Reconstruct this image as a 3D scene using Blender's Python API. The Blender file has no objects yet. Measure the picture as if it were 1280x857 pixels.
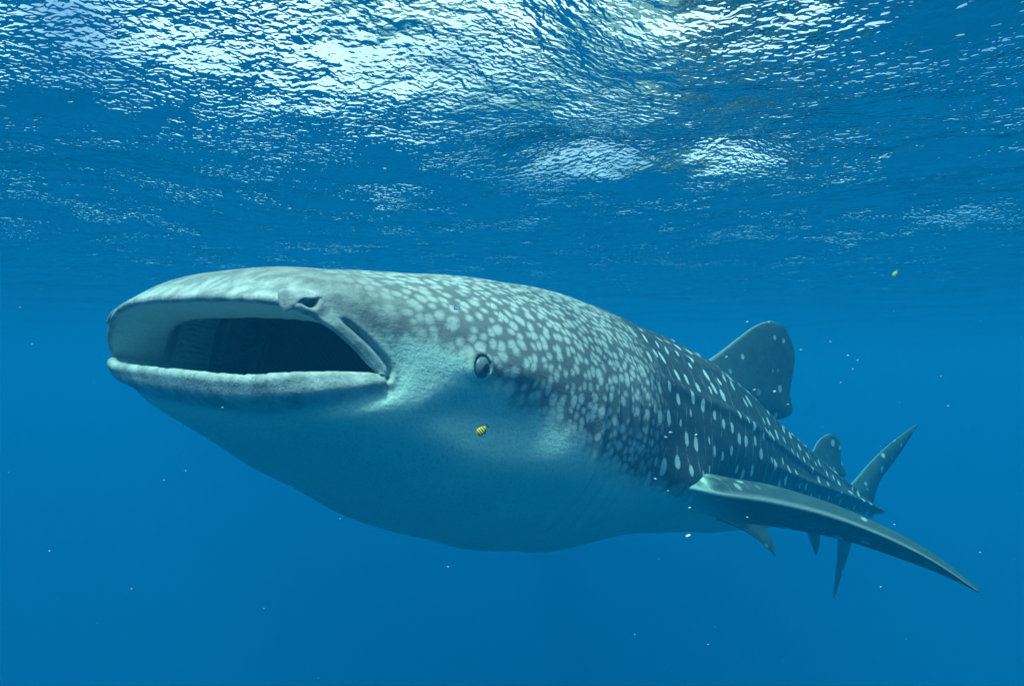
import bpy, math, random
import numpy as np
from mathutils import Matrix, Vector

random.seed(7)
rng = np.random.default_rng(11)
sc = bpy.context.scene
col = sc.collection

# ------------------------------------------------------------------ camera
CAM_DEPTH = 1.0                       # metres under the mean water level
CAM_PITCH = math.radians(3.0)
cam_data = bpy.data.cameras.new('camera')
cam_data.sensor_width = 36.0
cam_data.lens = 834.0 / 1280.0 * 36.0
cam_data.clip_start = 0.02
cam_data.clip_end = 400.0
cam = bpy.data.objects.new('camera', cam_data)
col.objects.link(cam)
cam.location = (0, 0, -CAM_DEPTH)
cam.rotation_euler = (math.radians(90) + CAM_PITCH, 0, 0)
sc.camera = cam

# ------------------------------------------------------------------ sky, sun, exposure
SUN_EL, SUN_AZ = 67.0, 203.0          # azimuth clockwise from +Y (north): behind the camera, to its left
world = bpy.data.worlds.new('World')
sc.world = world
world.use_nodes = True
wn = world.node_tree
wn.nodes.clear()
wo = wn.nodes.new('ShaderNodeOutputWorld')
wb = wn.nodes.new('ShaderNodeBackground')
ws = wn.nodes.new('ShaderNodeTexSky')
ws.sky_type = 'NISHITA'
ws.sun_disc = False
ws.sun_elevation = math.radians(SUN_EL)
ws.sun_rotation = math.radians(SUN_AZ)
ws.air_density = 1.0
ws.dust_density = 3.0
wb.inputs['Strength'].default_value = 0.15
# broken bright cloud spread evenly over the whole sky
wt = wn.nodes.new('ShaderNodeTexCoord')
wz = wn.nodes.new('ShaderNodeTexNoise'); wz.inputs['Scale'].default_value = 2.6; wz.inputs['Detail'].default_value = 6.0
wr = wn.nodes.new('ShaderNodeMapRange'); wr.interpolation_type = 'SMOOTHSTEP'
wr.inputs['From Min'].default_value = .34; wr.inputs['From Max'].default_value = .56
wm = wn.nodes.new('ShaderNodeMix'); wm.data_type = 'RGBA'
wm.inputs[7].default_value = (7.0, 7.0, 7.0, 1)
wn.links.new(wt.outputs['Generated'], wz.inputs['Vector']); wn.links.new(wz.outputs['Fac'], wr.inputs['Value'])
wn.links.new(wr.outputs['Result'], wm.inputs[0]); wn.links.new(ws.outputs[0], wm.inputs[6])
wn.links.new(wm.outputs[2], wb.inputs[0])
wn.links.new(wb.outputs[0], wo.inputs[0])

sun_data = bpy.data.lights.new('sun', 'SUN')
sun_data.energy = 3.6
sun_data.angle = math.radians(9.0)
sun_data.color = (1.0, 0.96, 0.90)
sun = bpy.data.objects.new('sun', sun_data)
col.objects.link(sun)
el, az = math.radians(SUN_EL), math.radians(SUN_AZ)
to_sun = Vector((math.sin(az) * math.cos(el), math.cos(az) * math.cos(el), math.sin(el)))
sun.rotation_euler = to_sun.to_track_quat('Z', 'Y').to_euler()
sun.location = to_sun * 30

vs = sc.view_settings
vs.view_transform = 'Standard'
vs.look = 'None'
vs.gamma = 1.0
vs.use_curve_mapping = False
vs.exposure = 0.9

sc.cycles.max_bounces = 9
sc.cycles.diffuse_bounces = 3
sc.cycles.glossy_bounces = 3
sc.cycles.transmission_bounces = 3
sc.cycles.volume_bounces = 3
sc.cycles.transparent_max_bounces = 8
sc.cycles.use_denoising = True
sc.cycles.sample_clamp_indirect = 6.0


# ------------------------------------------------------------------ helpers
def tag(o, label=None, cat=None, group=None, kind=None):
    if label: o['label'] = label
    if cat: o['category'] = cat
    if group: o['group'] = group
    if kind: o['kind'] = kind
    return o


def mesh_object(name, verts, faces, mat, parent=None, smooth=True, attrs=None):
    """verts (n,3); faces (m,4) or (m,3) integer array, or a list of such arrays"""
    me = bpy.data.meshes.new(name)
    verts = np.asarray(verts, np.float32)
    blocks = faces if isinstance(faces, list) else [faces]
    blocks = [np.asarray(b, np.int32) for b in blocks if len(b)]
    nl = sum(b.size for b in blocks)
    nf = sum(len(b) for b in blocks)
    me.vertices.add(len(verts)); me.loops.add(nl); me.polygons.add(nf)
    me.vertices.foreach_set('co', verts.ravel())
    me.loops.foreach_set('vertex_index', np.concatenate([b.ravel() for b in blocks]))
    counts = np.concatenate([np.full(len(b), b.shape[1], np.int32) for b in blocks])
    starts = np.concatenate([[0], np.cumsum(counts)[:-1]]).astype(np.int32)
    me.polygons.foreach_set('loop_start', starts)
    me.polygons.foreach_set('loop_total', counts)
    me.polygons.foreach_set('use_smooth', np.full(nf, smooth))
    me.update(calc_edges=True)
    me.validate()
    for k, a in (attrs or {}).items():
        at = me.attributes.new(k, 'FLOAT', 'POINT')
        at.data.foreach_set('value', np.asarray(a, np.float32).ravel())
    if mat: me.materials.append(mat)
    o = bpy.data.objects.new(name, me)
    col.objects.link(o)
    if parent: o.parent = parent
    return o


def sstep(a, b, x):
    t = np.clip((x - a) / (b - a), 0, 1)
    return t * t * (3 - 2 * t)


def grid_faces(nr, nc, wrap=True, off=0):
    r = np.arange(nr - 1)[:, None]
    c = np.arange(nc if wrap else nc - 1)[None, :]
    c2 = (c + 1) % nc
    f = np.stack([r * nc + c, r * nc + c2, (r + 1) * nc + c2, (r + 1) * nc + c], -1)
    return f.reshape(-1, 4) + off


class Nodes:
    """small node-graph builder"""
    def __init__(self, name):
        self.mat = bpy.data.materials.new(name)
        self.mat.use_nodes = True
        self.t = self.mat.node_tree
        self.t.nodes.clear()
        self.out = self.t.nodes.new('ShaderNodeOutputMaterial')

    def n(self, kind, **kw):
        nd = self.t.nodes.new(kind)
        for k, v in kw.items(): setattr(nd, k, v)
        return nd

    def put(self, sock, v):
        if v is None: return
        if isinstance(v, bpy.types.NodeSocket): self.t.links.new(v, sock)
        elif isinstance(v, (tuple, list)) and len(v) == 3 and sock.type == 'RGBA': sock.default_value = (*v, 1)
        else: sock.default_value = v

    def math(self, op, a, b=None, c=None, clamp=False):
        nd = self.n('ShaderNodeMath', operation=op, use_clamp=clamp)
        self.put(nd.inputs[0], a); self.put(nd.inputs[1], b); self.put(nd.inputs[2], c)
        return nd.outputs[0]

    def attr(self, name):
        return self.n('ShaderNodeAttribute', attribute_name=name).outputs['Fac']

    def step(self, x, a, b):
        nd = self.n('ShaderNodeMapRange', interpolation_type='SMOOTHSTEP')
        self.put(nd.inputs['Value'], x); self.put(nd.inputs['From Min'], a); self.put(nd.inputs['From Max'], b)
        return nd.outputs['Result']

    def mix(self, f, a, b):
        nd = self.n('ShaderNodeMix', data_type='RGBA')
        self.put(nd.inputs[0], f); self.put(nd.inputs[6], a); self.put(nd.inputs[7], b)
        return nd.outputs[2]

    def vec(self, x, y, z=0.0):
        nd = self.n('ShaderNodeCombineXYZ')
        self.put(nd.inputs[0], x); self.put(nd.inputs[1], y); self.put(nd.inputs[2], z)
        return nd.outputs[0]

    def noise(self, v, scale, detail=3.0, rough=0.55, dist=0.0):
        nd = self.n('ShaderNodeTexNoise')
        self.put(nd.inputs['Vector'], v); nd.inputs['Scale'].default_value = scale
        nd.inputs['Detail'].default_value = detail; nd.inputs['Roughness'].default_value = rough
        nd.inputs['Distortion'].default_value = dist
        return nd.outputs['Fac']

    def voronoi(self, v, scale, rand=0.8, dims='2D', feature='F1'):
        nd = self.n('ShaderNodeTexVoronoi', voronoi_dimensions=dims, feature=feature)
        self.put(nd.inputs['Vector'], v); nd.inputs['Scale'].default_value = scale
        nd.inputs['Randomness'].default_value = rand
        return nd

    def bump(self, h, dist=1.0, strength=1.0, normal=None):
        nd = self.n('ShaderNodeBump')
        nd.inputs['Strength'].default_value = strength
        nd.inputs['Distance'].default_value = dist
        self.put(nd.inputs['Height'], h); self.put(nd.inputs['Normal'], normal)
        return nd.outputs[0]

    def bsdf(self, color, rough=0.5, spec=0.2, normal=None, **kw):
        p = self.n('ShaderNodeBsdfPrincipled')
        self.put(p.inputs['Base Color'], color); self.put(p.inputs['Roughness'], rough)
        p.inputs['Specular IOR Level'].default_value = spec
        self.put(p.inputs['Normal'], normal)
        for k, v in kw.items(): self.put(p.inputs[k.replace('_', ' ')], v)
        self.t.links.new(p.outputs[0], self.out.inputs['Surface'])
        return self.mat


def plain(name, color, rough=0.5, spec=0.3, noise_scale=60.0, vary=0.25):
    m = Nodes(name)
    g = m.n('ShaderNodeNewGeometry').outputs['Position']
    f = m.noise(g, noise_scale)
    c2 = tuple(c * (1 - vary) for c in color)
    return m.bsdf(m.mix(f, c2, color), rough, spec)


# ------------------------------------------------------------------ the sea: surface, bed, body of water
def axis(lo, hi, flo, fhi, step, grow):
    a = list(np.arange(flo, fhi + 1e-6, step))
    d = step
    while a[-1] < hi: d *= grow; a.append(min(a[-1] + d, hi))
    d = step
    while a[0] > lo: d *= grow; a.insert(0, max(a[0] - d, lo))
    return np.array(a)


def build_surface():
    xs = axis(-70, 70, -4.2, 4.6, 0.02, 1.10)
    ys = axis(-40, 72, 0.6, 8.0, 0.02, 1.10)
    X, Y = np.meshgrid(xs, ys)
    sx = np.gradient(xs)[None, :]; sy = np.gradient(ys)[:, None]
    sp = np.maximum(sx, sy)
    Hh = np.zeros_like(X)
    r = np.random.default_rng(5)
    # chop and ripples: many crossing wave trains, shorter ones flatter
    for lam, n, slope in ((3.2, 5, .030), (1.5, 7, .040), (.75, 9, .040), (.38, 12, .045), (.2, 16, .060), (.12, 18, .085)):
        for k in range(n):
            l = lam * r.uniform(.72, 1.35)
            a = r.normal(1.35, .75)
            kk = 2 * math.pi / l
            amp = slope / kk * math.sqrt(2.0 / n)
            ph = r.uniform(0, 6.283)
            fade = np.clip((l / sp - 3.0) / 4.0, 0, 1)
            arg = kk * (X * math.cos(a) + Y * math.sin(a)) + ph
            Hh += amp * fade * (np.sin(arg) + .18 * np.cos(2 * arg))
    # the swell that opens the bright window, and a few steeper crests
    for cx, cy, wx, wy, A, rot in ((.40, 3.10, .42, .24, .135, .12), (1.0, 3.08, .28, .22, .09, .3),
                                   (-2.6, 3.6, 1.0, .9, .10, .2), (2.9, 3.8, 1.1, .8, .10, -.2)):
        dx, dy = X - cx, Y - cy
        u = dx * math.cos(rot) + dy * math.sin(rot); v = -dx * math.sin(rot) + dy * math.cos(rot)
        Hh += A * np.exp(-(u / wx) ** 2 - (v / wy) ** 2)
    # a long curved swell passing overhead; its far face opens the bright window
    rr = np.hypot(X, Y); ph = np.degrees(np.arctan2(X, Y))
    Hh += .21 * np.exp(-((rr - 1.85) / .85) ** 2) * (1 - sstep(-4, 16, ph)) * sstep(-72, -34, ph - 6 * (rr - 2.2))
    V = np.stack([X, Y, Hh], -1).reshape(-1, 3)
    m = Nodes('water_surface')
    pos = m.n('ShaderNodeNewGeometry').outputs['Position']
    mp = m.n('ShaderNodeMapping'); mp.inputs['Scale'].default_value = (.75, 1.0, 1.0); mp.inputs['Rotation'].default_value = (0, 0, .3)
    m.put(mp.inputs['Vector'], pos)
    h1 = m.noise(mp.outputs[0], 16.0, 1.0, .5, .6)
    h2 = m.noise(mp.outputs[0], 46.0, 1.0, .5, .4)
    h3 = m.noise(pos, 2.2, 2.0)
    gust = m.step(h3, .3, .75)
    h = m.math('ADD', m.math('MULTIPLY', h1, .0100), m.math('MULTIPLY', m.math('MULTIPLY', h2, .0108), m.math('MULTIPLY_ADD', gust, 1.6, .3)))
    nrm = m.bump(h)
    fr = m.n('ShaderNodeFresnel'); fr.inputs['IOR'].default_value = 1.333
    m.put(fr.inputs['Normal'], nrm)
    tr = m.n('ShaderNodeBsdfTransparent'); tr.inputs[0].default_value = (.98, .99, 1, 1)
    gl = m.n('ShaderNodeBsdfGlossy'); gl.inputs['Roughness'].default_value = 0.0
    m.put(gl.inputs['Normal'], nrm)
    mx = m.n('ShaderNodeMixShader')
    m.put(mx.inputs[0], fr.outputs[0]); m.put(mx.inputs[1], tr.outputs[0]); m.put(mx.inputs[2], gl.outputs[0])
    m.t.links.new(mx.outputs[0], m.out.inputs['Surface'])
    o = mesh_object('water_surface', V, grid_faces(len(ys), len(xs), False), m.mat)
    return tag(o, 'rippled sea surface seen from below with bright glints', kind='structure')


build_surface()


def build_seabed():
    xs = np.linspace(-70, 70, 60); ys = np.linspace(-40, 72, 60)
    X, Y = np.meshgrid(xs, ys)
    Z = -34 + .6 * np.sin(X * .21 + 1) * np.cos(Y * .17) + .3 * np.sin(X * .5 + Y * .4)
    m = Nodes('sand')
    p = m.n('ShaderNodeNewGeometry').outputs['Position']
    mat = m.bsdf(m.mix(m.noise(p, .6), (.30, .27, .21), (.42, .38, .30)), .9, .1)
    o = mesh_object('seabed', np.stack([X, Y, Z], -1).reshape(-1, 3), grid_faces(60, 60, False), mat)
    tag(o, 'sandy sea floor far below in the deep blue', kind='structure')


build_seabed()

# even body of sea water: sigma_s scatter and sigma_a absorption per metre -> Principled Volume inputs
SIG_S = np.array([.0003, .0212, .0430])
SIG_A = np.array([.215, .071, .046])


def build_water_volume():
    x0, x1, y0, y1, z0, z1 = -72, 72, -42, 74, -36, .75
    V = np.array([[x, y, z] for x in (x0, x1) for y in (y0, y1) for z in (z0, z1)])
    F = np.array([[0, 1, 3, 2], [4, 6, 7, 5], [0, 4, 5, 1], [2, 3, 7, 6], [0, 2, 6, 4], [1, 5, 7, 3]])
    m = Nodes('sea_water')
    v = m.n('ShaderNodeVolumePrincipled')
    d = .35
    c = SIG_S / d
    a = (1 - np.clip(SIG_A / (d * (1 - c)), 0, 1)) ** 2
    v.inputs['Color'].default_value = (*c, 1)
    v.inputs['Absorption Color'].default_value = (*a, 1)
    v.inputs['Density'].default_value = d
    v.inputs['Anisotropy'].default_value = -0.12
    m.t.links.new(v.outputs[0], m.out.inputs['Volume'])
    o = mesh_object('haze', V, F, m.mat, smooth=False)
    tag(o, 'clear blue sea water that fades far things to blue', kind='stuff')


build_water_volume()

# ------------------------------------------------------------------ whale shark geometry (local: x tailwards, y to its left, z up)
#SHARK#
def smooth_interp(xk, yk, x):
    xk = np.asarray(xk, float); yk = np.asarray(yk, float); x = np.clip(x, xk[0], xk[-1])
    h = np.diff(xk); d = np.diff(yk) / h
    m = np.empty_like(yk)
    m[1:-1] = (d[:-1] * h[1:] + d[1:] * h[:-1]) / (h[:-1] + h[1:]); m[0] = d[0]; m[-1] = d[-1]
    i = np.clip(np.searchsorted(xk, x, side='right') - 1, 0, len(xk) - 2)
    t = (x - xk[i]) / h[i]
    return ((2*t**3 - 3*t**2 + 1) * yk[i] + (t**3 - 2*t**2 + t) * h[i] * m[i]
            + (-2*t**3 + 3*t**2) * yk[i+1] + (t**3 - t**2) * h[i] * m[i+1])


def nrmz(v):
    return v / np.maximum(np.linalg.norm(v, axis=-1, keepdims=True), 1e-9)


KX = np.array([0, .12, .3, .6, .95, 1.3, 1.65, 2.1, 2.6, 3.1, 3.6, 4.1, 4.5, 4.8])
TOP = np.array([.105, .150, .197, .28, .373, .445, .478, .495, .513, .464, .363, .262, .181, .134])
BOT = np.array([-.225, -.275, -.353, -.481, -.575, -.621, -.617, -.539, -.482, -.423, -.332, -.231, -.151, -.11])
WID = np.array([.560, .586, .610, .646, .663, .635, .577, .506, .448, .378, .284, .19, .129, .099])
CEN = np.array([-.09, -.09, -.08, -.06, -.06, -.06, -.05, -.03, 0, 0, .0, .02, .03, .03])
ETOP = np.array([.75, .75, .78, .85, .95, 1, 1, 1.05, 1.1, 1.1, 1.1, 1.1, 1.1, 1.1])
EBOT = np.array([.75, .75, .8, .85, .9, .95, .98, 1, 1, 1, 1, 1, 1, 1.])
RIMW, RIMX = .550, .272


def rim(th):
    """outer edge of the lips round the open mouth; th=0 left corner, pi/2 top middle"""
    c, s = np.cos(th), np.sin(th)
    y = RIMW * np.sign(c) * np.abs(c) ** .60
    r = np.clip(np.abs(y) / RIMW, 0, 1)
    ZCOR = np.where(c < 0, -.128, -.095)
    far = c < 0                                   # the gape is skewed: the right corner sits further forward
    x = np.where(far, .085, RIMX) * (.88 * r**11 + .12 * r**3)
    zu = ZCOR + (.046 * (1 - .30 * r**2) - ZCOR) * (1 - r**np.where(far, 6, 17))
    zl = ZCOR + (-.168 - ZCOR) * (1 - r**np.where(far, 11, 6))
    x = np.where(s < 0, x + .052 * (1 - r**6), x)
    return x, y, np.where(s >= 0, zu, zl)


def outer(s, th):
    top = smooth_interp(KX, TOP, s); bot = smooth_interp(KX, BOT, s)
    w = smooth_interp(KX, WID, s); ce = smooth_interp(KX, CEN, s)
    et = smooth_interp(KX, ETOP, s); eb = smooth_interp(KX, EBOT, s)
    c, sn = np.cos(th), np.sin(th)
    ey = np.clip(.60 + .40 * np.clip((s - .2) / .9, 0, 1), 0, 1)
    y = w * np.sign(c) * np.abs(c) ** ey
    z = ce + np.where(sn >= 0, (top - ce) * np.abs(sn) ** et, (bot - ce) * np.abs(sn) ** eb)
    rx, ry, rz = rim(th)
    x = s + rx * np.clip(1 - s / 1.25, 0, 1) ** 2
    b = 1 - (1 - np.clip(s / .16, 0, 1)) ** 2.6
    return x, ry + (y - ry) * b, rz + (z - rz) * b


SH_SCALE, SH_BEND, SH_VB, SH_X0 = 1.04, .0854, -.0189, .8
SH_POS, SH_YAW, SH_PITCH, SH_ROLL = (-.9287, 1.8278, .0884), .8858, .213, -.019


def bend(P):
    """rest shape -> swimming pose: the trunk curves to the shark's left and droops a little"""
    P = np.asarray(P, float) * SH_SCALE
    x, y, z = P[..., 0], P[..., 1], P[..., 2]
    x0 = SH_X0 * SH_SCALE
    t = np.maximum(x - x0, 0); a = SH_BEND * t
    return np.stack([np.minimum(x, x0) + np.sin(a) / SH_BEND - np.sin(a) * y,
                     (1 - np.cos(a)) / SH_BEND + np.cos(a) * y, z + SH_VB * t * t], -1)


def shark_matrix():
    def to_cam(v):
        x, y, z = v
        cr, sr = math.cos(SH_ROLL), math.sin(SH_ROLL); y, z = y * cr - z * sr, y * sr + z * cr
        cp, sp = math.cos(SH_PITCH), math.sin(SH_PITCH); x, z = x * cp + z * sp, -x * sp + z * cp
        cy, sy = math.cos(SH_YAW), math.sin(SH_YAW)
        return (x * cy + y * sy, x * sy - y * cy, z)

    def to_world(v):
        X, Y, Z = v; c, s = math.cos(CAM_PITCH), math.sin(CAM_PITCH)
        return Vector((X, Y * c - Z * s, Y * s + Z * c))
    ax = [to_world(to_cam(e)) for e in ((1, 0, 0), (0, 1, 0), (0, 0, 1))]
    loc = to_world(SH_POS) + Vector((0, 0, -CAM_DEPTH))
    M = Matrix(((ax[0].x, ax[1].x, ax[2].x, loc.x), (ax[0].y, ax[1].y, ax[2].y, loc.y), (ax[0].z, ax[1].z, ax[2].z, loc.z), (0, 0, 0, 1)))
    return M


EYE_S, EYE_TH = .412, .10            # station and angle of the left eye on the outer skin
NA = 440                             # points round the body


def theta_samples():
    th = np.linspace(0, 2 * np.pi, 8001)
    x, y, z = outer(np.array([[.3]]), th[None]); x2, y2, z2 = outer(np.array([[1.3]]), th[None])
    d = np.sqrt(np.diff(y[0])**2 + np.diff(z[0])**2 + np.diff(x[0])**2) + .7 * np.sqrt(np.diff(y2[0])**2 + np.diff(z2[0])**2)
    a = np.concatenate([[0], np.cumsum(d)])
    return np.interp(np.arange(NA) / NA * a[-1], a, th)


def build_body_grid():
    th = theta_samples()
    sn, cs = np.sin(th), np.cos(th)
    so = np.concatenate([np.linspace(0, .34, 63)[:-1], np.linspace(.34, 1.0, 89)[:-1], np.linspace(1.0, 2.2, 101)[:-1], np.linspace(2.2, 4.8, 131)])
    S, TH = so[:, None], th[None]
    x, y, z = outer(S, TH)
    O = np.stack([x, y, z], -1)
    # --- relief on the outer skin, as offsets along the normal
    du = np.gradient(O, axis=0); dv = np.roll(O, -1, 1) - np.roll(O, 1, 1)
    N = nrmz(np.cross(dv, du))
    if (N[150, :, 1] * O[150, :, 1]).sum() < 0: N = -N
    up = np.clip(sn, 0, 1)[None]; lo = np.clip(-sn, 0, 1)[None]
    off = np.zeros(x.shape)
    # thick rounded lower lip with a crease under it
    lipw = sstep(.02, .25, lo)
    off += lipw * (.015 * np.exp(-((S - .030) / .028) ** 2) - .003 * np.exp(-((S - .085) / .02) ** 2))
    # longitudinal ridges of the trunk
    for a0, a1, hgt, wd in ((1.30, 1.30, .012, .06), (.88, .80, .009, .055), (.42, .30, .012, .055), (-.05, .05, .022, .07)):
        for sg in (1, -1):
            ac = a0 + (a1 - a0) * np.clip((S - 1.3) / 3.3, 0, 1)
            ang = np.where(TH > np.pi * 1.5, TH - 2 * np.pi, TH)
            ang = ang if sg > 0 else (np.pi - ang)
            ang = (ang + np.pi) % (2 * np.pi) - np.pi
            st = sstep(1.15, 2.2, S) * (1 if a0 > -.01 else sstep(2.8, 3.6, S))
            off += st * hgt * np.exp(-((ang - ac) / wd) ** 2)
    # shoulders that run out into the pectoral fins
    for sg in (1, -1):
        an = np.where(TH > np.pi * 1.5, TH - 2 * np.pi, TH); an = an if sg > 0 else ((np.pi - an + np.pi) % (2 * np.pi) - np.pi)
        off += .085 * np.exp(-((S - 2.06) / .24) ** 2 - ((an + .36) / .22) ** 2)
    # keel on the tail stalk
    off += sstep(3.7, 4.6, S) * .07 * (np.exp(-(np.sin(TH - .12) / .16) ** 2))
    # gill slits: five long shallow grooves behind the head on each side
    ang = np.where(TH > np.pi * 1.5, TH - 2 * np.pi, TH)
    for sg in (1, -1):
        an = ang if sg > 0 else ((np.pi - ang + np.pi) % (2 * np.pi) - np.pi)
        for k in range(5):
            s0 = 1.16 + .10 * k
            cs_ = s0 + .10 * (an + .1) ** 2
            win = sstep(-1.05, -.75, an) * (1 - sstep(.20 + .02 * k, .42 + .02 * k, an))
            d = S - cs_
            off += win * (-.022 * np.exp(-(d / .009) ** 2) + .014 * np.exp(-((d + .035) / .032) ** 2))
    # brow ledge over a hollow below the eye, then the swelling of the gill region
    for sg in (1, -1):
        an = ang if sg > 0 else ((np.pi - ang + np.pi) % (2 * np.pi) - np.pi)
        win = sstep(.20, .40, S) * (1 - sstep(.62, .95, S))
        off += win * (.012 * np.exp(-((an - .10) / .13) ** 2) - .030 * np.exp(-((an + .20) / .17) ** 2))
        off += .026 * np.exp(-((S - .98) / .24) ** 2 - ((an + .33) / .22) ** 2)
    # throat folds, soft muscle waves
    off += .009 * lo * np.sin(S * 17 + 2.5 * np.sin(TH * 2)) * sstep(.3, .7, S) * (1 - sstep(1.5, 1.9, S))
    off += .0035 * np.sin(S * 9 + TH * 3) * sstep(.15, .4, S) * np.sin(TH * 5 + S * 4)
    O = O + N * off[..., None]
    # local relief measured as distance from points and lines on the skin
    def on(s, t):
        q = outer(np.array([[s]]), np.array([[t]])); return np.array([q[0][0, 0], q[1][0, 0], q[2][0, 0]])
    def dist_pts(P, c): return np.linalg.norm(P - c, axis=-1)
    def dist_line(P, L):
        best = np.full(P.shape[:-1], 9.0); tt = np.zeros(P.shape[:-1])
        for i in range(len(L) - 1):
            a, b = L[i], L[i + 1]; ab = b - a
            t = np.clip(((P - a) @ ab) / (ab @ ab), 0, 1)
            d = np.linalg.norm(P - (a + t[..., None] * ab), axis=-1)
            m = d < best; best = np.where(m, d, best); tt = np.where(m, (i + t) / (len(L) - 1), tt)
        return best, tt
    nh = 190
    H = O[:nh]; NH = N[:nh]; oh = np.zeros(H.shape[:2])
    eyes, nostrils = [], []
    for sg in (1, -1):
        f = (lambda t: t) if sg > 0 else (lambda t: np.pi - t)
        # eye socket
        e = on(EYE_S, f(EYE_TH)); d = dist_pts(H, e)
        oh += .010 * np.exp(-(d / .045) ** 2) + .007 * np.exp(-((d - .033) / .007) ** 2) - .030 * (1 - sstep(.022, .031, d))
        # nostril pit, raised rim and shallow groove to the lip
        n0 = on(.026, f(NOS_TH)); d = dist_pts(H, n0)
        oh += -.022 * np.exp(-(d / .011) ** 2) + .007 * np.exp(-((d - .024) / .010) ** 2)
        # labial fold: groove from the nostril back round the corner of the mouth
        L = np.array([on(s_, f(t_)) for s_, t_ in ((.036, .52), (.034, .42), (.034, .30), (.034, .2), (.036, .12), (.036, .05), (.034, -.03), (.038, -.10), (.055, -.17), (.085, -.21))])
        d, tt = dist_line(H, L)
        fade = sstep(0, .08, tt) * (1 - sstep(.86, 1, tt))
        oh += fade * (-.014 * np.exp(-(d / .0048) ** 2) + .003 * np.exp(-((d - .014) / .008) ** 2))
        eyes.append((e, sg)); nostrils.append((n0, sg))
    O[:nh] = H + NH * oh[..., None]
    # --- lips: half-round roll from the outer edge to the mouth lining
    P0 = O[0]; F = nrmz(O[0] - O[2]); T = nrmz(np.roll(P0, -1, 0) - np.roll(P0, 1, 0))
    G = nrmz(np.cross(T, F))
    cen = np.array([.1, 0, -.075])
    if ((cen - P0) * G).sum() < 0: G = -G
    ac = np.minimum(np.abs(sn) ** .5, 1)
    rl = np.where(sn >= 0, .0085 * ac, .0125 * sstep(0, .10, np.abs(sn))) + .004
    # crooked, notched edge of the lower lip
    rl = rl + np.where(sn < 0, (.0009 * np.sin(th * 41) + .0005 * np.sin(th * 97 + 2)) * np.sin(th * 13 + 1), .0005 * np.sin(th * 37))
    lips = []
    nl = 13
    for k in range(1, nl + 1):
        ph = math.pi * k / nl
        lips.append(P0 + (F * (math.sin(ph) * 1.1) + G * (1 - math.cos(ph))) * rl[:, None])
    # --- mouth lining, running back to the gullet
    I0 = lips[-1]
    inner = []
    NI = 74
    for k in range(1, NI + 1):
        q = k / NI
        sq = q * 1.02
        xo, yo, zo = outer(np.array([[max(sq * 1.0, 1e-4)]]), th[None])
        xo, yo, zo = xo[0], yo[0], zo[0]
        sh = .90 - .28 * q - .30 * sstep(.55, 1, q)
        cz = -.085 - .05 * q
        # upper flap (velum): a thick shelf behind the upper lip that steps up into the dark of the mouth
        yi = yo * sh; zi = cz + (zo - cz) * np.where(sn >= 0, .80 - .12 * q, .86) * (1 - .55 * sstep(.6, 1, q))
        xi = .02 + sq * .80 + (xo - sq) * .85
        wu = sstep(-.35, .30, sn); b = (wu * sstep(.15, .23, q) + (1 - wu) * sstep(.02, .16, q))[:, None]
        shelf = up[0] * (.03 * sstep(.20, .26, q) * (1 - sstep(.45, .8, q)))
        Q = np.stack([xi, yi, zi + shelf], -1)
        # gill arches bulging into the cavity on both sides
        side = np.abs(cs) ** 1.5
        arch = .022 * np.maximum(0, np.sin(q * 34)) ** 2 * sstep(.25, .35, q) * side
        Q[:, 1] -= np.sign(Q[:, 1]) * arch
        st = I0 * np.array([1, 1 - .25 * sq, 1]) + np.array([.95 * sq, 0, -.10 * sq * .5])
        inner.append(st * (1 - b) + Q * b)
    last = inner[-1]
    c = last.mean(0) + np.array([.03, 0, 0])
    inner.append(last * .5 + c * .5 + np.array([.01, 0, 0])); inner.append(last * .03 + c * .97 + np.array([.02, 0, 0]))
    IN = np.array(inner)[::-1]; LI = np.array(lips)[::-1]
    # tail stump closes inside the caudal fin
    end = O[-1]; ce = end.mean(0)
    E1 = end * .7 + ce * .3 + np.array([.05, 0, 0]); E2 = end * .05 + ce * .95 + np.array([.07, 0, 0])
    Gd = np.concatenate([IN, LI, O, E1[None], E2[None]])
    nI, nL, nO = len(IN), len(LI), len(O)
    R = len(Gd)
    # attributes
    sx = Gd[..., 0].copy()
    top_i = int(np.argmin(np.abs(th - np.pi / 2)))
    seg = np.linalg.norm(np.roll(Gd, -1, 1) - Gd, axis=-1)
    cum = np.concatenate([np.zeros((R, 1)), np.cumsum(seg, 1)[:, :-1]], 1)
    arc = cum - cum[:, top_i:top_i + 1]
    per = seg.sum(1, keepdims=True)
    arc = (arc + per / 2) % per - per / 2
    # smooth arc over the first rings so that spots do not shear at the lip
    angw = np.where(th > np.pi * 1.5, th - 2 * np.pi, th)            # -pi/2 .. 3pi/2
    side = np.minimum(angw, np.pi - angw)                             # elevation angle: +pi/2 top, -pi/2 belly
    sd = np.broadcast_to(side[None], (R, NA))
    stn = np.concatenate([np.zeros(nI), np.zeros(nL), so, [4.85, 4.9]])[:, None]
    edge = smooth_interp([0, .25, .45, .8, 1.1, 1.5, 2.0, 3, 4, 4.9], [.30, .22, .06, -.10, -.22, -.34, -.42, -.45, -.40, -.3], stn)
    bel = np.clip((edge - sd) / .22 * .5 + .5, 0, 1)
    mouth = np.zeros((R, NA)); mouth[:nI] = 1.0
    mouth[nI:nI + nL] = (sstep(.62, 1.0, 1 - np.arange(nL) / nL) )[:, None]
    lip = np.zeros((R, NA)); lip[nI:nI + nL] = 1
    lip[nI + nL:nI + nL + nO] = np.where(sn[None] < 0, 1 - sstep(.055, .085, so)[:, None], 1 - sstep(.02, .10, so)[:, None])
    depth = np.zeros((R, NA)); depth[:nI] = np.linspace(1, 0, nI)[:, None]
    face = np.broadcast_to(np.exp(-np.maximum(stn - .12, 0) / .22) * 1.0, (R, NA)) * (stn >= 0)
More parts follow.
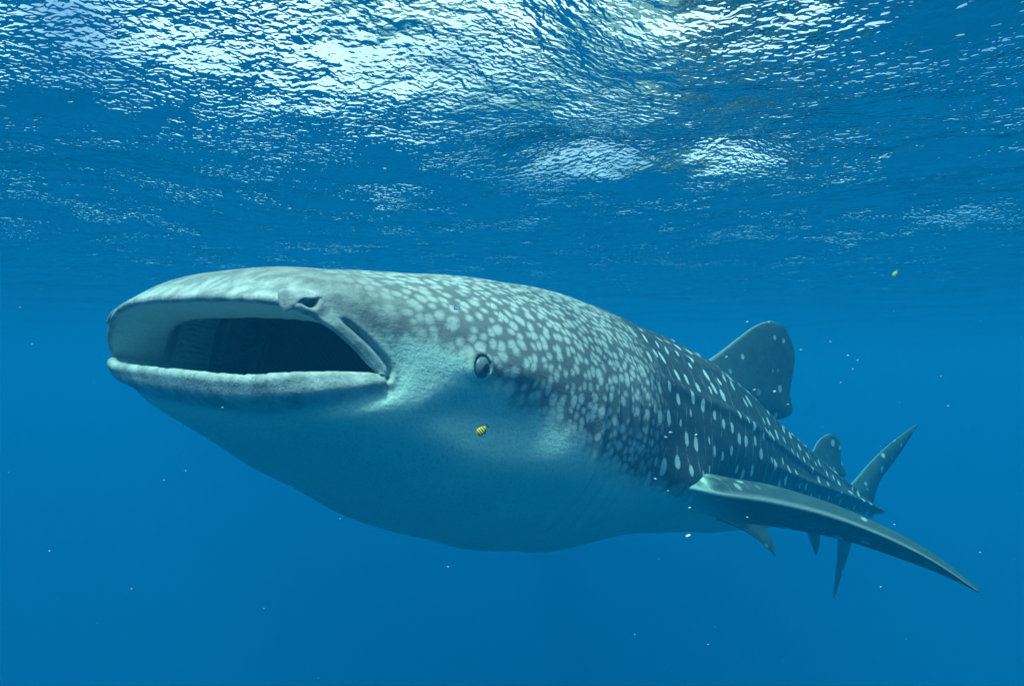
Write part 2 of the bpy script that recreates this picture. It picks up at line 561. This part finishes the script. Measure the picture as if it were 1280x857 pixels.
    return Gd, dict(sx=sx, arc=arc, bel=bel, mouth=mouth, lip=lip, depth=depth, face=face), eyes, nostrils


NOS_TH = .68


def flap_frame(sg):
    on = lambda s, t: np.array([q[0, 0] for q in outer(np.array([[s]]), np.array([[t if sg > 0 else np.pi - t]]))])
    t0 = NOS_TH + .075
    w = nrmz(on(.02, t0 + .05) - on(.02, t0 - .05))
    n = nrmz(np.cross(w, on(.05, t0) - on(.0, t0)))
    if n[0] > 0: n = -n
    k = 1.0 if sg > 0 else .35
    P = [on(.060, t0) + n * .001, on(.030, t0) + n * .009 * k, on(.006, t0) + n * .014 * k, on(0, t0) + n * .015 * k + np.array([0, 0, -.020 * k]), on(0, t0) + n * .012 * k + np.array([0, 0, -.036 * k])]
    return np.array(P), w, n


def fin_mesh(LE, TE, thick, n_span=44, n_prof=36, cup=0.0, thick_dir=None):
    """closed lofted fin; LE, TE lists of (x,y,z) root to tip; thick list of half thicknesses in metres"""
    LE, TE = np.array(LE, float), np.array(TE, float)
    k = np.linspace(0, 1, len(LE)); t = 1 - (1 - np.linspace(0, 1, n_span)) ** 1.6
    le = np.stack([smooth_interp(k, LE[:, i], t) for i in range(3)], -1)
    te = np.stack([smooth_interp(k, TE[:, i], t) for i in range(3)], -1)
    tk = smooth_interp(np.linspace(0, 1, len(thick)), thick, t)
    mid = (le + te) / 2
    span = nrmz(np.gradient(mid, axis=0)); ch = te - le
    nr = nrmz(np.cross(nrmz(ch), span))
    for i in range(1, n_span):
        if nr[i] @ nr[i - 1] < 0: nr[i] = -nr[i]
    if thick_dir is not None and (nr @ np.array(thick_dir, float)).sum() < 0: nr = -nr
    a = np.linspace(0, 2 * np.pi, n_prof, endpoint=False)
    c = (1 - np.cos(a)) / 2                                   # 0 at leading edge, 1 at trailing edge
    prof = (.78 * np.sin(np.pi * np.clip(c, 0, 1) ** .72) + .22 * 1.5 * (np.sqrt(np.maximum(c, 0)) * .9 - .55 * c - .35 * c ** 2)) * np.sign(np.sin(a) + 1e-12)
    camber = cup * 4 * c * (1 - c)
    V = le[:, None] + ch[:, None] * c[None, :, None] + nr[:, None] * (tk[:, None] * prof[None] + np.linalg.norm(ch, axis=-1)[:, None] * camber[None])[..., None]
    tip = V[-1].mean(0)
    V[-1] = V[-1] * .12 + tip * .88
    return V.reshape(-1, 3), grid_faces(n_span, n_prof, True), np.repeat(t, n_prof), np.tile(c, n_span), np.tile((np.sin(a) > 0).astype(float), n_span)


def mirror(L): return [(x, -y, z) for x, y, z in L]


PEC_LE = [(1.45, .34, -.235), (1.72, .465, -.24), (1.94, .54, -.245), (2.12, .63, -.246), (2.30, .735, -.235), (2.47, .87, -.237), (2.59, 1.0, -.255), (2.71, 1.15, -.295), (2.81, 1.27, -.345), (2.885, 1.40, -.418)]
PEC_TE = [(2.28, .18, -.31), (2.36, .30, -.335), (2.42, .42, -.345), (2.55, .53, -.345), (2.70, .66, -.33), (2.79, .82, -.325), (2.85, .97, -.335), (2.90, 1.13, -.36), (2.93, 1.26, -.385), (2.90, 1.405, -.425)]
PEC_T = [.030, .045, .066, .080, .078, .066, .053, .040, .025, .008]
PEL_LE = [(2.62, .26, -.32), (2.90, .34, -.365), (3.05, .39, -.42), (3.13, .42, -.465)]
PEL_TE = [(3.10, .20, -.30), (3.13, .30, -.315), (3.16, .37, -.37), (3.14, .42, -.468)]
D1_LE = [(2.72, 0, .40), (2.99, 0, .566), (3.22, 0, .748), (3.40, 0, .89), (3.56, 0, .978), (3.68, 0, 1.0)]
D1_TE = [(3.62, 0, .33), (3.90, 0, .46), (3.865, 0, .60), (3.885, 0, .76), (3.87, 0, .89), (3.76, 0, .995)]
D2_LE = [(4.0, 0, .20), (4.15, 0, .255), (4.24, 0, .37), (4.34, 0, .440), (4.40, 0, .462)]
D2_TE = [(4.40, 0, .16), (4.60, 0, .215), (4.525, 0, .32), (4.515, 0, .415), (4.44, 0, .460)]
CU_LE = [(4.45, 0, .02), (4.66, 0, .17), (4.905, 0, .411), (5.14, 0, .618), (5.449, 0, .858)]
CU_TE = [(4.90, 0, -.06), (4.95, 0, .09), (5.02, 0, .287), (5.22, 0, .526), (5.46, 0, .853)]
CL_LE = [(4.60, -.02, .0), (4.70, -.09, -.14), (4.79, -.14, -.36), (4.82, -.17, -.637)]
CL_TE = [(4.96, -.02, .06), (4.92, -.09, -.10), (4.90, -.14, -.34), (4.83, -.17, -.640)]
AN_LE = [(4.02, 0, -.20), (4.18, 0, -.255), (4.26, 0, -.33), (4.31, 0, -.385)]
AN_TE = [(4.30, 0, -.17), (4.345, 0, -.22), (4.35, 0, -.30), (4.325, 0, -.388)]


def skin_material():
    m = Nodes('whale_shark_skin')
    sx, arc, bel = m.attr('sx'), m.attr('arc'), m.attr('bel')
    mouth, lip, depth, face, fin, edge = (m.attr(k) for k in ('mouth', 'lip', 'depth', 'face', 'fin', 'edge'))
    uv = m.vec(sx, arc)
    tc = m.n('ShaderNodeTexCoord').outputs['Object']
    nz_big = m.noise(tc, 3.5, 4.0)
    nz_mid = m.noise(tc, 16.0, 4.0, .6)
    nz_fine = m.noise(tc, 95.0, 4.0, .65)
    # wobble the pattern coordinates
    wn = m.n('ShaderNodeTexNoise'); wn.inputs['Scale'].default_value = 9.0; m.put(wn.inputs['Vector'], tc)
    sub = m.n('ShaderNodeVectorMath', operation='SUBTRACT'); m.put(sub.inputs[0], wn.outputs['Color']); sub.inputs[1].default_value = (.5, .5, .5)
    scl = m.n('ShaderNodeVectorMath', operation='SCALE'); m.put(scl.inputs[0], sub.outputs[0]); scl.inputs['Scale'].default_value = .045
    add = m.n('ShaderNodeVectorMath', operation='ADD'); m.put(add.inputs[0], uv); m.put(add.inputs[1], scl.outputs[0])
    wuv = add.outputs[0]
    trunk = m.step(sx, 1.40, 1.85)
    # head spots: dense, round, soft
    v1 = m.voronoi(wuv, 26.5, .85)
    rnd = m.n('ShaderNodeSeparateColor'); m.put(rnd.inputs[0], v1.outputs['Color'])
    d1 = m.math('ADD', v1.outputs['Distance'], m.math('MULTIPLY', m.math('SUBTRACT', rnd.outputs[0], .5), .26))
    d1 = m.math('ADD', d1, m.math('MULTIPLY', m.math('SUBTRACT', nz_fine, .5), .18))
    spot_h = m.math('SUBTRACT', 1.0, m.step(d1, .12, .56))
    # trunk spots: rows of larger, wider spaced spots with thin pale bars between the columns
    vst = m.n('ShaderNodeVectorMath', operation='MULTIPLY'); m.put(vst.inputs[0], wuv); vst.inputs[1].default_value = (1.0, .72, 1.0)
    v2 = m.voronoi(vst.outputs[0], 9.6, .6)
    rn2 = m.n('ShaderNodeSeparateColor'); m.put(rn2.inputs[0], v2.outputs['Color'])
    d2 = m.math('ADD', v2.outputs['Distance'], m.math('MULTIPLY', m.math('SUBTRACT', rn2.outputs[0], .5), .12))
    spot_t = m.math('SUBTRACT', 1.0, m.step(d2, .12, .21))
    wsep = m.n('ShaderNodeSeparateXYZ'); m.put(wsep.inputs[0], wuv)
    bar = m.math('ABSOLUTE', m.math('SUBTRACT', m.math('FRACT', m.math('MULTIPLY', wsep.outputs[0], 9.6)), .03))
    bar = m.math('MULTIPLY', m.math('SUBTRACT', 1.0, m.step(bar, .02, .07)), m.step(nz_mid, .42, .62))
    spots_trunk = m.math('MAXIMUM', spot_t, m.math('MULTIPLY', bar, .32))
    spots = m.math('ADD', m.math('MULTIPLY', spot_h, m.math('SUBTRACT', 1.0, trunk)), m.math('MULTIPLY', spots_trunk, trunk))
    # fade of the head spots towards the mouth
    spots = m.math('MULTIPLY', spots, m.math('SUBTRACT', 1.0, m.math('MULTIPLY', face, .92), clamp=True))
    back = m.mix(trunk, (.100, .145, .140), (.014, .036, .038))  # trunk darker than the head: part of its shade is put into the colour
    back = m.mix(m.math('MULTIPLY', nz_mid, .8), back, m.mix(.35, back, (.20, .25, .25)))
    snout = m.mix(m.step(nz_mid, .3, .7), (.11, .16, .155), (.26, .345, .315))
    back = m.mix(m.math('MULTIPLY', face, .85, clamp=True), back, snout)
    spotcol = m.mix(trunk, (.46, .62, .55), (.58, .80, .70))
    dorsal = m.mix(m.math('MULTIPLY', spots, .92), back, spotcol)
    # pale belly; the border is broken up
    bb = m.math('ADD', bel, m.math('MULTIPLY', m.math('SUBTRACT', nz_mid, .5), .55))
    bb = m.step(bb, .30, .72)
    belly = m.mix(nz_big, (.42, .75, .60), (.52, .87, .71))
    colr = m.mix(bb, dorsal, belly)
    # pale scuffed lips
    lipc = m.mix(m.step(nz_mid, .35, .65), (.19, .27, .255), (.43, .56, .51))
    colr = m.mix(m.math('MULTIPLY', lip, .85), colr, lipc)
    # small dark freckles near mouth, lips and cheek
    v3 = m.voronoi(uv, 62.0, 1.0)
    fr = m.math('SUBTRACT', 1.0, m.step(v3.outputs['Distance'], .06, .16))
    fr = m.math('MULTIPLY', fr, m.step(m.noise(tc, 7.0, 2.0), .46, .66))
    v4 = m.voronoi(uv, 150.0, 1.0)
    fr2 = m.math('MULTIPLY', m.math('SUBTRACT', 1.0, m.step(v4.outputs['Distance'], .10, .28)), m.step(nz_mid, .45, .62))
    cheek = m.math('MULTIPLY', m.math('SUBTRACT', 1.0, m.step(sx, .5, 1.2)), m.math('SUBTRACT', 1.0, m.math('MULTIPLY', mouth, 1.0)))
    frk = m.math('MULTIPLY', m.math('MAXIMUM', fr, m.math('MULTIPLY', fr2, .55)), m.math('MULTIPLY', cheek, .62))
    colr = m.mix(frk, colr, (.13, .17, .18))
    # mouth lining; its colour darkens inwards to stand in for shade
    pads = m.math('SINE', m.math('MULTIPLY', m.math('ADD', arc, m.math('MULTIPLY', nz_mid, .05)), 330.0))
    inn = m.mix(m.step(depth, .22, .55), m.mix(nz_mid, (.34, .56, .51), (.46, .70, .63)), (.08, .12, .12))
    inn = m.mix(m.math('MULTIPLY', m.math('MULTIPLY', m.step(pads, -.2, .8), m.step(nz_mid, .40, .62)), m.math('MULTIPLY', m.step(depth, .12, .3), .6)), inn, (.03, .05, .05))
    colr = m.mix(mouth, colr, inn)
    # fins: dark with sparse spots and a pale leading edge
    v5 = m.voronoi(tc, 8.5, .7, '3D')
    fs = m.math('MULTIPLY', m.math('SUBTRACT', 1.0, m.step(v5.outputs['Distance'], .16, .25)), m.step(nz_big, .42, .55))
    finc = m.mix(m.math('MULTIPLY', fs, .8), m.mix(nz_mid, (.014, .042, .044), (.060, .125, .122)), (.46, .68, .60))
    finc = m.mix(m.math('MULTIPLY', edge, .8), finc, (.62, .74, .70))
    colr = m.mix(fin, colr, finc)
    # fine scuffs and scratches running along the body
    ms = m.n('ShaderNodeMapping'); ms.inputs['Scale'].default_value = (1.0, 7.0, 7.0); ms.inputs['Rotation'].default_value = (.2, .5, .3)
    m.put(ms.inputs['Vector'], tc)
    scr = m.noise(ms.outputs[0], 13.0, 5.0, .7)
    colr = m.mix(m.math('MULTIPLY', m.step(scr, .60, .74), .30), colr, m.mix(.4, colr, (.62, .70, .68)))
    colr = m.mix(m.math('MULTIPLY', m.math('SUBTRACT', 1.0, m.step(nz_fine, .30, .52)), .35), colr, m.mix(.55, colr, (.05, .07, .075)))
    h = m.math('ADD', m.math('MULTIPLY', nz_fine, .0040), m.math('MULTIPLY', nz_mid, .004))
    h = m.math('ADD', h, m.math('MULTIPLY', scr, .003))
    nrm = m.bump(h, 1.0, .7)
    return m.bsdf(colr, m.math('ADD', .42, m.math('MULTIPLY', nz_fine, .25)), .06, nrm)


def build_shark():
    root = bpy.data.objects.new('whale_shark', None)
    col.objects.link(root)
    root.matrix_world = shark_matrix()
    root.empty_display_size = .3
    tag(root, 'huge spotted whale shark swimming with its wide mouth gaping open', 'whale shark')
    Gd, at, eyes, nostrils = build_body_grid()
    R = len(Gd)
    V = [Gd.reshape(-1, 3)]; F = [grid_faces(R, NA)]
    A = {k: [v.ravel()] for k, v in at.items()}
    A['fin'] = [np.zeros(R * NA)]; A['edge'] = [np.zeros(R * NA)]
    nv = R * NA

    def add(v, f, fin, edge, **kw):
        nonlocal nv
        V.append(v); F.append(f + nv); nv += len(v)
        n = len(v)
        A['sx'].append(v[:, 0]); A['arc'].append(kw.get('arc', v[:, 2] + v[:, 1]))
        A['fin'].append(np.broadcast_to(fin, n)); A['edge'].append(np.broadcast_to(edge, n))
        for k in ('bel', 'mouth', 'lip', 'depth', 'face'): A[k].append(np.broadcast_to(kw.get(k, 0.0), n))

    def add_fin(LE, TE, th, cup=0.0, td=None, under=False, le_w=.0):
        v, f, t, c, s = fin_mesh(LE, TE, th, cup=cup, thick_dir=td)
        ac = -np.sign(v[:, 1]) * (.78 + np.abs(v[:, 1]) - .5) if under else v[:, 2] + v[:, 1]
        e = np.exp(-(c / .012) ** 2) * le_w
        bel = np.where(s > .5, .62 * (1 - sstep(.2, .5, t)), .9) if under else 0.0
        add(v, f, (np.where(s > .5, sstep(.22, .50, t), sstep(.10, .42, t)) if under else 1.0), e * (sstep(.12, .35, t) if under else 1.0), arc=ac, bel=bel)

    add_fin(PEC_LE, PEC_TE, PEC_T, cup=.13, td=(0, 0, 1), under=True, le_w=.4)
    add_fin(mirror(PEC_LE), mirror(PEC_TE), PEC_T, cup=.13, td=(0, 0, 1), under=True, le_w=.4)
    add_fin(PEL_LE, PEL_TE, [.04, .03, .02, .006], le_w=.5)
    add_fin(mirror(PEL_LE), mirror(PEL_TE), [.04, .03, .02, .006], le_w=.5)
    add_fin(D1_LE, D1_TE, [.085, .055, .038, .028, .02, .009], le_w=.5)
    add_fin(D2_LE, D2_TE, [.05, .03, .02, .014, .006], le_w=.6)
    add_fin(CU_LE, CU_TE, [.08, .055, .035, .022, .006], le_w=.4)
    add_fin(CL_LE, CL_TE, [.06, .04, .025, .006], le_w=.4)
    add_fin(AN_LE, AN_TE, [.04, .025, .018, .006], le_w=.5)
    # nasal flap (barbel) hanging from each nostril over the lip
    for n0, sg in nostrils:
        ns, npf = 16, 20
        t = np.linspace(0, 1, ns); a = np.linspace(0, 2 * np.pi, npf, endpoint=False)
        wd = .028 * (1 - np.clip(t - .60, 0, 1) ** 1.4 * 2.8); tk = .009 * (1 - .6 * t)
        pc, wv, nv_ = flap_frame(sg)
        ctr = np.stack([smooth_interp([0, .3, .6, .8, 1], pc[:, i], t) for i in range(3)], -1)
        v = ctr[:, None] + wv * (wd[:, None] * np.cos(a)[None])[..., None] + nv_ * (tk[:, None] * np.sin(a)[None])[..., None]
        v[-1] = v[-1] * .2 + v[-1].mean(0) * .8; v[0] = v[0] * .3 + v[0].mean(0) * .7
        add(v.reshape(-1, 3), grid_faces(ns, npf), 0.0, 0.0, lip=1.0, face=1.0)
    V = np.concatenate(V)
    body = mesh_object('body', bend(V), F, skin_material(), root, attrs={k: np.concatenate(v) for k, v in A.items()})
    # gill arches: ribs that stand off the mouth lining
    am = plain('gill_arch', (.05, .07, .07), .5, .2, 90.0, .5)
    nin = 76
    for ra, r0 in ((44, .013), (36, .011), (28, .010)):
        ring = Gd[nin - ra] if ra <= nin else Gd[0]
        for lo_, hi_ in ((.62, 1.24), (-.30, .36)):
            idx = [int(i) % NA for i in np.linspace(lo_ * NA / 2, hi_ * NA / 2, 60)]
            pl = ring[idx]; cc = ring.mean(0); pl = pl + (cc - pl) * .05
            k = 10; a = np.linspace(0, 2 * np.pi, k, endpoint=False)
            tg = nrmz(np.gradient(pl, axis=0)); n1 = nrmz(cc - pl); n2 = nrmz(np.cross(tg, n1))
            rad = r0 * (.35 + .65 * np.sin(np.linspace(.05, .95, 60) * np.pi))
            tv = pl[:, None] + (n1[:, None] * np.cos(a)[None, :, None] * 1.6 + n2[:, None] * np.sin(a)[None, :, None] * .7) * rad[:, None, None]
            mesh_object('gill_arch', bend(tv.reshape(-1, 3)), grid_faces(60, k), am, root)
    # eyes
    eb = Nodes('eye_iris')
    tc = eb.n('ShaderNodeTexCoord').outputs['Object']
    nz = eb.noise(tc, 120.0, 3.0)
    iris = eb.bsdf(eb.mix(nz, (.06, .12, .12), (.15, .24, .23)), .3, .2)
    pup = plain('eye_pupil', (.012, .016, .02), .15, .5)
    for e, sg in eyes:
        c = np.array(e) + np.array([0, sg * .003, 0]); r = .031
        cw = bend(c)
        th = np.linspace(0, np.pi, 20)[:, None]; ph = np.linspace(0, 2 * np.pi, 32, endpoint=False)[None]
        sph = np.stack([np.sin(th) * np.cos(ph), np.cos(th) * np.ones_like(ph), np.sin(th) * np.sin(ph)], -1)
        sph[..., 1] *= sg
        ob = mesh_object('eye', (sph * np.array([r * .92, r * .8, r * 1.05])).reshape(-1, 3), grid_faces(20, 32), iris, root)
        ob.location = tuple(cw); ob.rotation_euler = (0, math.radians(20), 0)
        k = np.linspace(0, 1, 6)[:, None]
        pv = np.stack([.0118 * k * np.cos(ph), sg * (r * .8 * np.sqrt(np.maximum(1 - (k * .0118 / r) ** 2, 0)) + .0012 * (1 - .6 * k ** 2)) * np.ones_like(ph), .0128 * k * np.sin(ph)], -1)
        pu = mesh_object('pupil', pv.reshape(-1, 3), grid_faces(6, 32), pup, ob)
        pu.location = (.003, 0, -.001)
    return root


shark = build_shark()


# ------------------------------------------------------------------ small life and drifting things
def at_px(u, v, d):
    """world point seen at photograph pixel (u, v), d metres ahead"""
    X, Z = (u - 640) / 834.0 * d, (428.5 - v) / 834.0 * d
    c, s = math.cos(CAM_PITCH), math.sin(CAM_PITCH)
    return Vector((X, d * c - Z * s, d * s + Z * c - CAM_DEPTH))


def fish_material(name, light, dark, bars, amount):
    m = Nodes(name)
    tc = m.n('ShaderNodeTexCoord').outputs['Object']
    sp = m.n('ShaderNodeSeparateXYZ'); m.put(sp.inputs[0], tc)
    w = m.math('SINE', m.math('MULTIPLY', sp.outputs[0], bars))
    f = m.math('MULTIPLY', m.step(w, .15, .5), amount)
    c = m.mix(f, m.mix(m.noise(tc, 300.0), tuple(a * .8 for a in light), light), dark)
    return m.bsdf(c, .35, .4)


def build_fish(name, L, Hh, mat, finmat, label, cat, loc, rot, group=None):
    root = bpy.data.objects.new(name, None); col.objects.link(root); root.empty_display_size = .02
    n, k = 24, 20
    t = np.linspace(0, 1, n); a = np.linspace(0, 2 * np.pi, k, endpoint=False)
    prof = np.clip(np.sin(np.pi * t ** .72), 0, None) ** .75 * (1 - .25 * t) + .09 * t
    prof[0] = .02
    hz = Hh / 2 * prof; wy = Hh * .2 * prof
    V = np.stack([np.broadcast_to(-(t * L * .82)[:, None], (n, k)), wy[:, None] * np.cos(a)[None], hz[:, None] * np.sin(a)[None]], -1)
    mesh_object('body', V.reshape(-1, 3), grid_faces(n, k), mat, root)

    def slab(nm, pts, th):
        pts = np.array(pts, float); m_ = len(pts)
        up = np.stack([pts[:, 0], np.full(m_, th), pts[:, 1]], -1); dn = up * np.array([1, -1, 1])
        cu, cd = up.mean(0, keepdims=True), dn.mean(0, keepdims=True)
        cu[0, 1] *= 2.2; cd[0, 1] *= 2.2
        V = np.concatenate([up, dn, cu, cd])
        i = np.arange(m_); j = (i + 1) % m_
        F3 = np.concatenate([np.stack([i, j, np.full(m_, 2 * m_)], 1), np.stack([j + m_, i + m_, np.full(m_, 2 * m_ + 1)], 1)])
        F4 = np.stack([i, i + m_, j + m_, j], 1)
        mesh_object(nm, V, [F3, F4], finmat, root)
    th = L * .008
    slab('tail_fin', [(-.78 * L, .05 * Hh), (-.9 * L, .2 * Hh), (-1.0 * L, .36 * Hh), (-.93 * L, .1 * Hh), (-.91 * L, 0), (-.93 * L, -.1 * Hh), (-1.0 * L, -.36 * Hh), (-.9 * L, -.2 * Hh), (-.78 * L, -.05 * Hh)], th)
    slab('dorsal_fin', [(-.28 * L, .43 * Hh), (-.36 * L, .60 * Hh), (-.46 * L, .58 * Hh), (-.6 * L, .40 * Hh), (-.72 * L, .22 * Hh), (-.5 * L, .28 * Hh)], th)
    slab('anal_fin', [(-.40 * L, -.36 * Hh), (-.46 * L, -.58 * Hh), (-.56 * L, -.46 * Hh), (-.72 * L, -.22 * Hh), (-.55 * L, -.22 * Hh)], th)
    ep = plain('fish_eye', (.01, .012, .012), .2, .5)
    for sg in (1, -1):
        tt = np.linspace(0, np.pi, 8)[:, None]; pp = np.linspace(0, 2 * np.pi, 12, endpoint=False)[None]; r = Hh * .07
        E = np.stack([r * np.sin(tt) * np.cos(pp), r * .6 * np.cos(tt) * np.ones_like(pp), r * np.sin(tt) * np.sin(pp)], -1)
        o = mesh_object('eye', E.reshape(-1, 3), grid_faces(8, 12), ep, root)
        o.location = (-.13 * L, sg * Hh * .125, .08 * Hh)
    root.location = loc; root.rotation_euler = rot
    tag(root, label, cat, group)
    return root


dark_fin = plain('dark_fin', (.03, .05, .02), .5, .3)
yellow_fin = plain('yellow_fin', (.30, .48, .09), .5, .3)
build_fish('pilot_fish', .034, .020, fish_material('yellow_black_bars', (.85, .80, .06), (.03, .04, .01), 1150.0, .95), dark_fin,
           'tiny yellow fish with black bars swimming below the shark eye', 'fish', at_px(596, 543, 1.45), (0, math.radians(38), math.radians(200)))
build_fish('yellow_fish', .042, .020, fish_material('yellow_green', (.42, .66, .12), (.20, .30, .05), 700.0, .35), yellow_fin,
           'small plain yellow-green fish alone in open water above the tail', 'fish', at_px(1116, 346, 3.2), (0, math.radians(55), math.radians(170)))


def flake(seed, n1=7, n2=10):
    r = np.random.default_rng(seed)
    t = np.linspace(0, np.pi, n1)[:, None]; p = np.linspace(0, 2 * np.pi, n2, endpoint=False)[None]
    V = np.stack([np.sin(t) * np.cos(p), np.sin(t) * np.sin(p), np.cos(t) * np.ones_like(p)], -1)
    V = V * (1 + .28 * r.normal(size=(n1, n2, 1)) * np.sin(t)[..., None]) * np.array([1.0, .55, .45])
    return V.reshape(-1, 3), grid_faces(n1, n2)


speck_mat = plain('pale_speck', (.68, .74, .72), .5, .4)
protos = [mesh_object('drifting_speck', *flake(k), speck_mat) for k in range(3)]
spots = [(860, 669, 1.5, 4.6), (838, 540, 1.5, 3.0), (832, 546, 1.5, 2.2), (870, 543, 1.5, 2.6), (819, 598, 1.4, 2.6), (835, 613, 1.5, 1.8), (862, 634, 1.5, 2.4),
         (934, 646, 1.5, 2.0), (943, 487, 1.6, 2.2), (968, 489, 1.6, 2.6), (985, 505, 1.6, 2.0), (908, 446, 1.6, 2.2), (934, 402, 1.7, 2.0), (1001, 437, 1.7, 2.0),
         (481, 211, 1.3, 2.6), (1060, 444, 1.5, 2.0), (1072, 450, 1.5, 1.8), (1066, 461, 1.6, 1.8), (1185, 507, 1.5, 1.6), (1038, 427, 1.6, 1.9), (1101, 733, 1.2, 1.6),
         (1118, 655, 1.3, 1.4), (232, 588, 1.2, 1.3), (205, 600, 1.2, 1.4), (62, 688, 1.1, 1.4), (278, 509, 1.2, 1.8), (560, 708, 1.1, 1.5), (425, 648, 1.3, 1.4), (40, 430, 1.3, 1.8), (25, 384, 1.3, 1.6),
         (1225, 690, 1.1, 1.6), (885, 805, 1.0, 1.2), (330, 760, 1.0, 1.2)]
for i, (u, v, d, r) in enumerate(spots):
    o = protos[i] if i < 3 else protos[i % 3].copy()
    if i >= 3: col.objects.link(o)
    o.location = at_px(u, v, d)
    o.rotation_euler = (random.uniform(-.6, .6), random.uniform(-.5, .5), random.uniform(-.5, .5))
    o.scale = (r * .001 * d / .834 * .72,) * 3
    tag(o, 'small pale speck of debris drifting in the blue water', 'debris', 'specks drifting in the water')

# one clear bubble in front of the spotted head
bm = Nodes('bubble')
g = bm.n('ShaderNodeBsdfGlass'); g.inputs['IOR'].default_value = .75; g.inputs['Roughness'].default_value = .02
bm.t.links.new(g.outputs[0], bm.out.inputs['Surface'])
tt = np.linspace(0, np.pi, 16)[:, None]; pp = np.linspace(0, 2 * np.pi, 24, endpoint=False)[None]
bub = mesh_object('bubble', (.0068 * np.stack([np.sin(tt) * np.cos(pp), np.sin(tt) * np.sin(pp), .92 * np.cos(tt) * np.ones_like(pp)], -1)).reshape(-1, 3), grid_faces(16, 24), bm.mat)
bub.location = at_px(571, 385, 1.42)
tag(bub, 'round clear air bubble floating in front of the spotted head', 'bubble')


def build_plankton():
    """fine suspended matter: thousands of tiny flakes through the water round the swimmer"""
    n = 2600
    r = np.random.default_rng(3)
    P = np.stack([r.uniform(-4.5, 4.5, n), r.uniform(.45, 6.5, n), r.uniform(-3.6, -.15, n)], -1)
    P = P[np.linalg.norm(P - np.array([0, 0, -CAM_DEPTH]), axis=1) > .55]
    n = len(P)
    oc = np.array([[1, 0, 0], [-1, 0, 0], [0, 1, 0], [0, -1, 0], [0, 0, 1], [0, 0, -1]], float)
    fc = np.array([[0, 2, 4], [2, 1, 4], [1, 3, 4], [3, 0, 4], [2, 0, 5], [1, 2, 5], [3, 1, 5], [0, 3, 5]])
    size = np.exp(r.normal(math.log(.0009), .45, n))
    V = P[:, None] + oc[None] * (size[:, None, None] * r.uniform(.5, 1.3, (n, 6, 1)))
    F = fc[None] + (np.arange(n) * 6)[:, None, None]
    o = mesh_object('plankton', V.reshape(-1, 3), F.reshape(-1, 3), plain('plankton_pale', (.55, .62, .58), .6, .2))
    tag(o, 'fine pale plankton specks suspended through the sea water', kind='stuff')


build_plankton()
